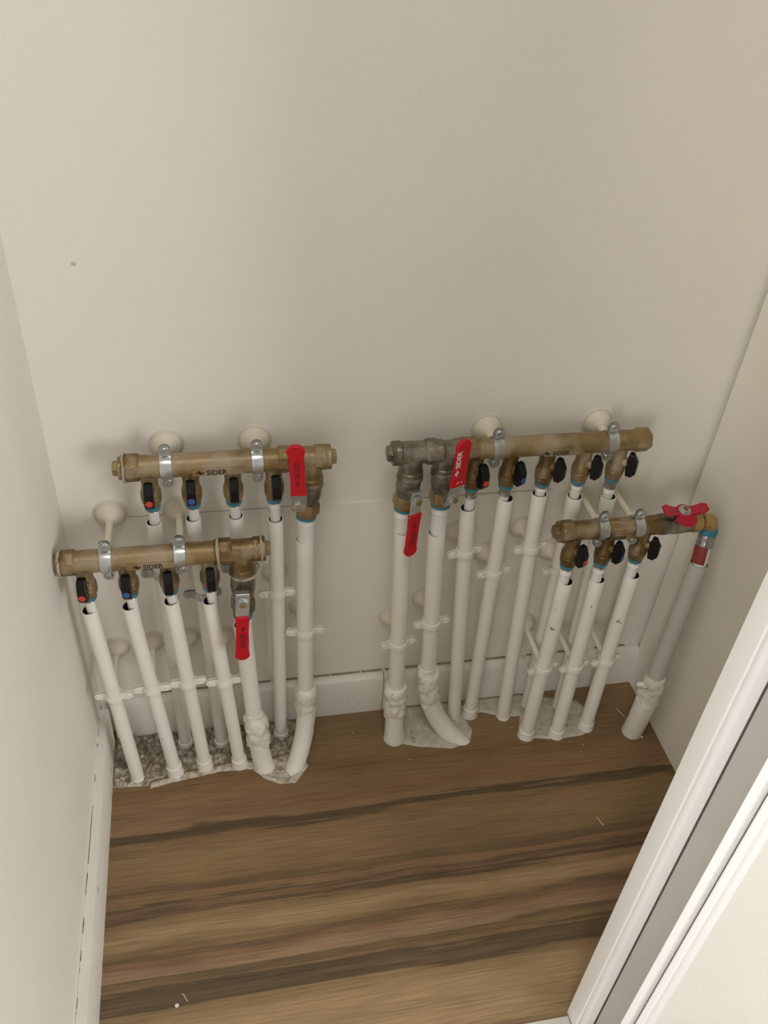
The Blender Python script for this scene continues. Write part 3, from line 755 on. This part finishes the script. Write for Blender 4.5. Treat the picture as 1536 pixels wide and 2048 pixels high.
for i, (u, mk, an) in enumerate(((952, MARKR, 18), (1021, MARKB, 26), (1094, None, 42), (1166, None, 44), (1234, None, 50))):
    s_ = V3((math.sin(math.radians(an)), -math.cos(math.radians(an)), 0))
    tops.append(outlet(ur, V3((mx(u, 920, YB), YB, ZR)), s_, mk, 20 + i, hz=.031, steel=.013 if i in (0, 1, 4) else .002, drop=.92, m=BRASSD if i < 3 else BRASS))
C_tops = [at(935.4, 1015, y=YB), at(1011.7, 995, y=YB), at(1079, 986, y=YB), at(1149.5, 991, y=YB), at(1217.5, 991, y=YB)]
C_bots = [at(906.7, 1440, z=0), at(939, 1428, z=0), at(1005.6, 1431, z=0), at(1054, 1408, z=0), at(1117, 1412, z=0)]
ords = ['first', 'second', 'third', 'fourth', 'fifth']
clp = {0: (926, 1102), 1: (986, 1144), 2: (1058, 1093), 3: (1128, 1138)}
for i in range(5):
    a, b = C_tops[i], C_bots[i]; e = tops[i]; dd = (b - a).normalized()
    inner(e - Z * -.001, a + dd * .06 + V3((-.0005, .002, 0)), .0070, 'white water pipe below the %s black valve of the upper right manifold' % ords[i], ridge=i >= 2)
    sleeve(a, b, .0107, 'painted rear sleeve under the %s valve of the upper right manifold' % ords[i], foot=(.020, .0122) if i == 1 else (.004, .0109), group='rear right pipe sleeves')
    if i in clp:
        zc = at(*clp[i], y=YB).z
        clip(lerp(a, b, (a.z - zc) / (a.z - b.z)), b - a, .0107, 'painted clip on the rear sleeve under the %s valve of the upper right manifold' % ords[i], yaw=12)
# tees
xt1 = mx(825, 902, YB); xt2 = mx(893, 899, YB)
t1 = tee('tarnished grey-brown tee at the left end of the upper right manifold', mx(788, 904, YB), mx(866, 901, YB), xt1, YB, ZR, .0150, NICKEL, .036, plug_x=mx(790, 904, YB), plug_s=-1,
         rings=[(mx(850, 902, YB), mx(874, 900, YB), .0172, 8)])
t2 = tee('dark tarnished tee between the grey-brown tee and the upper right manifold', mx(872, 900, YB), mx(921, 898, YB), xt2, YB, ZR, .0140, NICKEL, .032)
yg = YB - .032
vtop = V3((xt1, YB, ZR - .034)); vbot = at(806, 1019, y=YB - .004)
ball_valve('ball valve below the leftmost right-hand tee, red lever hanging down', vtop, vbot, at(829, 1027, y=yg - .004), at(818, 1110, y=yg - .006), .0185, .0200, None, at(832, 1002, y=yg), (.45, -1, 0), txt=(REDD, 1, 0))
a = at(806.5, 1061, y=-.055); b0 = at(792, 1376, y=-.062)
inner(vbot + Z * .001, a + (b0 - a).normalized() * .05, .0110, 'thick white water pipe behind the hanging red lever at right')
e_end = at(788, 1476, z=0.0); pth = line(at(789, 1420, y=-.066), e_end, 8); pth.append(e_end - Z * .003)
sleeve(a, b0, .0121, 'thick straight painted sleeve with wrapped foot, leftmost of the right group', group=None, elbow=(pth, [.0152] * 6 + [.0155, .0165, .017]),
       collar=[(line(at(792, 1372, y=-.063), at(789, 1433, y=-.066), 18), [.0160, .0168, .0175, .018] + [.0168] * 13 + [.0160, .0152], .0034)])
zc = at(797, 1286, y=-.06).z
clip(lerp(a, b0, (a.z - zc) / (a.z - b0.z)), b0 - a, .0121, 'painted clip on the thick sleeve leftmost of the right group', yaw=8)
vtop = V3((xt2, YB, ZR - .030)); vbot = at(881, 1012, y=YB - .006)
ball_valve('ball valve with raised red lever reading white letters, beside the right manifold', vtop, vbot, at(913.5, 971, y=yg - .010), at(929, 878, y=yg - .010), .0225, .0215, None, at(905, 996, y=yg - .004), (.42, -1, 0), txt=(WHITEI, 1, 0))
a = at(873.5, 1064, y=-.055); b0 = at(857, 1334, y=-.058)
inner(vbot + Z * .001, a + (b0 - a).normalized() * .05, .0110, 'thick white water pipe below the raised lettered red lever')
e_end = at(918, 1484, z=-0.009); pth = bez(at(858, 1390, y=-.060), at(866, 1440, y=-.064), e_end, 18); pth.append(e_end + (pth[-1] - pth[-2]).normalized() * .024)
sleeve(a, b0, .0121, 'thick painted sleeve with wrinkled collar and elbow curving down right', group=None,
       elbow=(pth, [.0165, .0160] + [.0156] * (len(pth) - 5) + [.016, .0165, .0175]),
       collar=[(line(at(857, 1332, y=-.058), at(858, 1402, y=-.061), 18), [.0132, .0145, .0150, .016] + [.0172] * 12 + [.0168, .0162, .0158], .0036)])
zc = at(860, 1245, y=-.057).z
clip(lerp(a, b0, (a.z - zc) / (a.z - b0.z)), b0 - a, .0121, 'painted clip on the thick sleeve below the raised lettered red lever', yaw=8)

# ================================================================== LOWER RIGHT MANIFOLD
YR = -0.096
ZQ = at(1220, 1056, y=YR).z
lr = thing('manifold', (mx(1120, 1064, YR), YR, ZQ), 'short brass manifold with three black handles at the lower right', 'manifold')
manifold_body(lr, mx(1125, 1064, YR), mx(1322, 1047, YR), V3((0, YR, ZQ)), .0138, BRASSD)
cp = MB(); hexring(cp, (0, YR, ZQ), X, mx(1121, 1064, YR), mx(1146, 1062, YR), .0160, 8, .1); obj('end_cap', cp, BRASSD, lr)
plug(lr, mx(1121, 1064, YR), V3((0, YR, ZQ)), .0135, -1, BRASSD, hexr=1)
cp = MB(); hexring(cp, (0, YR, ZQ), X, mx(1214, 1056, YR), mx(1266, 1052, YR), .0146, 8, .3); obj('hex_body', cp, BRASS, lr)
q = at(1223, 1078, y=YR - .0145); q2 = at(1254, 1073, y=YR - .0145)
obj('nameplate', MB().box((mx(1212, 1064, YR), YR - .0152, ZQ - .0095), (mx(1266, 1058, YR), YR - .010, ZQ - .001), .0006), BRASSD, lr)
lettering(lr, V3((q.x, YR - .01535, ZQ - .0085)), X, Z, q2.x - q.x, BLACKI, hs=.9)
tops = []
for i, (u, mk, an, dr) in enumerate(((1146, MARKR, 24, .92), (1214, MARKB, 36, .92), (1283, None, 46, .9))):
    s_ = V3((math.sin(math.radians(an)), -math.cos(math.radians(an)), 0))
    tops.append(outlet(lr, V3((mx(u, 1085 - (u - 1146) * .06, YR), YR, ZQ)), s_, mk, 30 + i, hz=.031, steel=[.005, .007, .003][i], drop=dr, m=BRASSD))
D_tops = [at(1131.5, 1161, y=YR), at(1195, 1157, y=YR), at(1265, 1148, y=YR)]
D_bots = [at(1051, 1470, z=0), at(1112, 1468, z=0), at(1170, 1453, z=0)]
clp = [(1083, 1336), (1147, 1329), (1209, 1321)]
for i in range(3):
    a, b = D_tops[i], D_bots[i]; e = tops[i]; dd = (b - a).normalized()
    inner(e - Z * -.001, a + dd * .06 + V3((-.0022, .001, 0)), .0077, 'white water pipe below the %s black valve of the short right manifold' % ords[i])
    sleeve(a, b, .0111, 'painted front sleeve under the %s valve of the short right manifold' % ords[i], m=PIPECH, foot=(.016, .0125), group='front right pipe sleeves')
    zc = at(*clp[i], y=-.098).z
    clip(lerp(a, b, (a.z - zc) / (a.z - b.z)), b - a, .0111, 'painted clip low on the %s front sleeve of the right group' % ords[i], yaw=14)
# butterfly valve on the pipe axis
xa, xb = mx(1316, 1048, YR), mx(1384, 1042, YR)
bv = thing('butterfly_valve', ((xa + xb) / 2, YR, ZQ), 'small ball valve with red butterfly handle near the right wall', 'valve')
L_ = xb - xa
obj('body', MB().lathe((xa, YR, ZQ), X, [(0, .0145), (.004, .0152), (.012, .0152), (.014, .0138), (.018, .0150), (L_ * .6, .0152), (L_ * .8, .0140), (L_, .0140)], 30), NICKEL, bv)
cp = MB(); hexring(cp, (0, YR, ZQ), X, mx(1319, 1048, YR), mx(1338, 1047, YR), .0158, 6, .2); obj('hex_nut', cp, NICKEL, bv)
up = V3((0.0, -.25, 1)).normalized()
hc = V3((mx(1356, 1040, YR), YR, ZQ)) + up * .024
obj('stem', MB().lathe(V3((hc.x, YR, ZQ)), up, [(.008, .0085), (.020, .0085), (.022, .007)], 18), NICKEL, bv)
sd = X; fw_ = up.cross(sd)
wing = [(-.0300, -.0085), (-.0290, .0070), (-.0170, .0075), (-.0095, .0105), (0, .0115), (.0095, .0105), (.0170, .0075), (.0290, .0070), (.0300, -.0085), (.0180, -.0085), (.0095, -.0105), (0, -.0115), (-.0095, -.0105), (-.0180, -.0085)]
h = MB(); h.lathe(hc, up, [(-.003, .0100), (.0035, .0118), (.0045, .0110)], 24)
for s in (1, -1):
    wd = (sd * s + up * .28).normalized(); wf = fw_
    h.prism([(.006, -.0075), (.016, -.0078), (.028, -.0085), (.034, -.0050), (.034, .0050), (.028, .0080), (.016, .0070), (.006, .0075)] if s > 0 else [(.006, -.0075), (.006, .0075), (.016, .0070), (.028, .0095), (.034, .0060), (.034, -.0060), (.028, -.0105), (.016, -.0078)], hc, wd, wf, .0045, .0010)
# front skirt of the handle folding down over the valve
h.prism([(-.002, -.011), (.010, -.013), (.017, -.004), (.012, .004), (-.012, .004), (-.016, -.003)], hc + V3((0, -.0105, -.002)), sd, V3((0, .55, 1)).normalized(), .0035, .0008)
obj('handle', h, mat('crimson_plastic', (0.40, 0.006, 0.03), 0.35), bv)
obj('washer', MB().lathe(hc, up, [(.0042, .0082), (.0052, .0082)], 24), STEEL, bv)
nu = MB(); nu.lathe(hc, up, [(.005, .0066), (.009, .0066), (.0095, .006)], 6); obj('nut', nu, STEEL, bv)
obj('stem_tip', MB().lathe(hc, up, [(.009, .0036), (.0112, .0036)], 14), BRASS, bv)
# brass elbow
xe = mx(1424, 1040, YR)
el = thing('elbow_fitting', (xe, YR, ZQ), 'yellow brass elbow turning down against the right wall', 'fitting')
mb = MB(); mb.lathe((0, YR, ZQ), X, [(mx(1381, 1042, YR), .0128), (mx(1383, 1042, YR), .0150), (mx(1398, 1041, YR), .0150), (mx(1401, 1041, YR), .0125), (mx(1406, 1040, YR), .0112)], 8)
obj('hex_nut', mb, BRASSL, el)
rE = .0105; ex_ = min(xe, rx(ZQ) - .0135)
pts = [V3((mx(1402, 1040, YR), YR, ZQ)), V3((ex_ - .010, YR, ZQ))] + bez(V3((ex_ - .008, YR, ZQ)), V3((ex_, YR, ZQ)), V3((ex_, YR, ZQ - .009)), 8) + [V3((ex_, YR, ZQ - .016))]
mb = MB().tube(pts, rE, 24); mb.lathe(V3((mx(1404, 1040, YR), YR, ZQ)), X, [(0, .0128), (.002, .0128), (.0028, .011)], 24)
obj('body', mb, BRASSL, el)
eb = V3((ex_, YR, ZQ - .016)); etop = at(1398.5, 1126, y=-.110)
dE = (etop - eb).normalized()
obj('press_ring', MB().lathe(eb, dE, [(-.002, .0118), (0, .0134), (.006, .0134), (.0075, .0120)], 28), BLUE, el)
obj('press_sleeve', MB().lathe(eb, dE, [(.007, .0118), (.009, .0122), (.013, .0122), (.016, .0112), (.020, .0122), (.024, .0122), (.026, .0115)], 28), STEELD, el)
LE = (etop - eb).length
rp = thing('water_pipe', tuple(eb), 'short white pipe wrapped in a dark red sleeve below the brass elbow', 'pipe')
obj('tube', MB().lathe(eb + dE * .026, dE, [(0, .0108), (LE - .026 + .012, .0100)], 26), WPIPE, rp)
# red half sleeve
mb = MB(); x_, y_, d_ = frame(dE); k0 = eb + dE * .025
n = 22; rws = []
for j in range(9):
    b_ = len(mb.v); c_ = k0 + dE * ((LE - .027) * j / 8)
    for i in range(n):
        a_ = math.radians(92 + 225 * i / (n - 1)); rr = .0119 + .0003 * noise.noise(V3((i, j, 0)))
        mb.v.append(c_ + x_ * math.cos(a_) * rr + y_ * math.sin(a_) * rr)
    rws.append(b_)
for p_, q_ in zip(rws, rws[1:]):
    for i in range(n - 1): mb.f.append((p_ + i, p_ + i + 1, q_ + i + 1, q_ + i))
o_ = obj('red_wrap', mb, REDB, rp); md = o_.modifiers.new('thickness', 'SOLIDIFY'); md.thickness = .0008
gbot = at(1311, 1353, y=-.125)
end = at(1263, 1463, z=0)
pth = bez(at(1293, 1400, y=-.128), at(1280, 1432, y=-.128), end, 12); pth.append(end + (pth[-1] - pth[-2]).normalized() * .014)
sleeve(etop, gbot, .0132, 'grey plastic sleeve with torn white socket and bent foot by the right wall', group=None, m=PIPECH, tube_m=GREYP,
       elbow=(pth, [.0170] * 3 + [.0168] * (len(pth) - 4) + [.0172]),
       collar=[(line(at(1312, 1350, y=-.125), at(1295, 1402, y=-.127), 16), [.0138, .0150, .0158, .0165] + [.0172] * 11 + [.0178, .0170], .0034)])

tf = MB(); rnd = random.Random(11)
for k in range(9):
    c0 = at(1284 + rnd.uniform(-8, 26), 1368 + rnd.uniform(-8, 24), y=-.146 + rnd.uniform(-.004, .003))
    a = rnd.uniform(0, 3.1); e1 = V3((math.cos(a), -.3, math.sin(a))).normalized(); e2 = e1.cross(V3((.2, -1, .3))).normalized()
    pl = [(rnd.uniform(.6, 1.2) * .008 * math.cos(b * math.pi / 3), rnd.uniform(.5, 1.1) * .006 * math.sin(b * math.pi / 3)) for b in range(6)]
    tf.prism(pl, c0, e1, e2, .0008)
sc_ = [o for o in C.objects if o.get('label', '').startswith('grey plastic sleeve')][0]
obj('torn_flap', tf, COLL, sc_)
# ================================================================== MANIFOLD CLAMPS
def cl(u, v, y, zc, r, label): clamp(V3((mx(u, v, y), y, zc)), r, label, rose=(y != YR))
cl(332, 930, YB, ZU, RM, 'galvanised clamp near the left end of the upper left manifold')
cl(514, 918, YB, ZU, RM, 'galvanised clamp on the upper left manifold beside its fourth valve')
cl(213, 1120, YF, ZL, .0146, 'galvanised clamp near the left wall on the lower left manifold')
cl(360, 1110, YF, ZL, .0146, 'galvanised clamp on the right half of the lower left manifold')
cl(993, 895, YB, ZR, .0142, 'galvanised clamp on the upper right manifold beside the raised red lever')
cl(1220, 882, YB, ZR, .0142, 'galvanised clamp near the right end of the upper right manifold')
cl(1202, 1057, YR, ZQ, .0140, 'galvanised clamp on the short right manifold, nearer its plugged end')
cl(1273, 1051, YR, ZQ, .0140, 'galvanised clamp on the short right manifold, nearer the butterfly valve')

# ================================================================== small debris
def blob(name, u, v, r, h, m, label, cat='debris', group=None, z=0.0, seed=0):
    c = at(u, v, z=z); mb = MB(); mb.lathe(c, Z, [(-.0002, r), (h * .6, r * .95), (h, r * .6)], 10 if r < .003 else 20, jit=r * .25 if r < .003 else None)
    return tag(obj(name, mb, m, origin=c) if False else obj(name, mb, m), label, cat, group)
CHIP = mat('paint_chip_white', (0.75, 0.73, 0.68), 0.7)
blob('paint_drop', 354, 2011, .0026, .0006, CHIP, 'round white paint drop on the wood floor at the bottom left', 'paint drop')
blob('paint_chip', 1283, 1474, .0022, .0012, CHIP, 'white paint chip on the floor beside the bent grey pipe foot', 'paint chip')
for i, (u, v, lb) in enumerate(((705, 1466, 'tiny white crumb on the wood between the two pipe groups'), (1024, 1455, 'tiny white crumb on the wood left of the short right sleeves'),
                                (820, 1519, 'tiny white crumb in front of the smooth mortar patch'), (1167, 1489, 'tiny white crumb in front of the third short right sleeve'))):
    blob('paint_crumb', u, v, .0009, .0005, CHIP, lb, 'crumb')
def scratch(u0, v0, u1, v1, label):
    a, b = at(u0, v0, z=.0003), at(u1, v1, z=.0003)
    pts = [lerp(a, b, k / 6) + V3((0, .0015 * math.sin(k), 0)) for k in range(7)]
    tag(obj('fibre', MB().tube(pts, .00045, 6), CHIP), label, 'fibre')
scratch(1232, 1417, 1250, 1434, 'curly pale fibre on the floor left of the bent pipe foot')
scratch(1193, 1634, 1207, 1650, 'short pale fibre on the wood near the door frame')
scratch(364, 1988, 376, 2001, 'short pale fibre above the round white paint drop')
c = at(147, 527, y=0)
tag(obj('wall_mark', MB().lathe((c.x, 0.0005, c.z), -Y, [(0, .0035), (.0012, .002)], 9, jit=.0015), PLASTER), 'small grey dent mark high on the back wall at left', 'mark')

for o in bpy.data.objects:
    if '_o' in o: del o['_o']
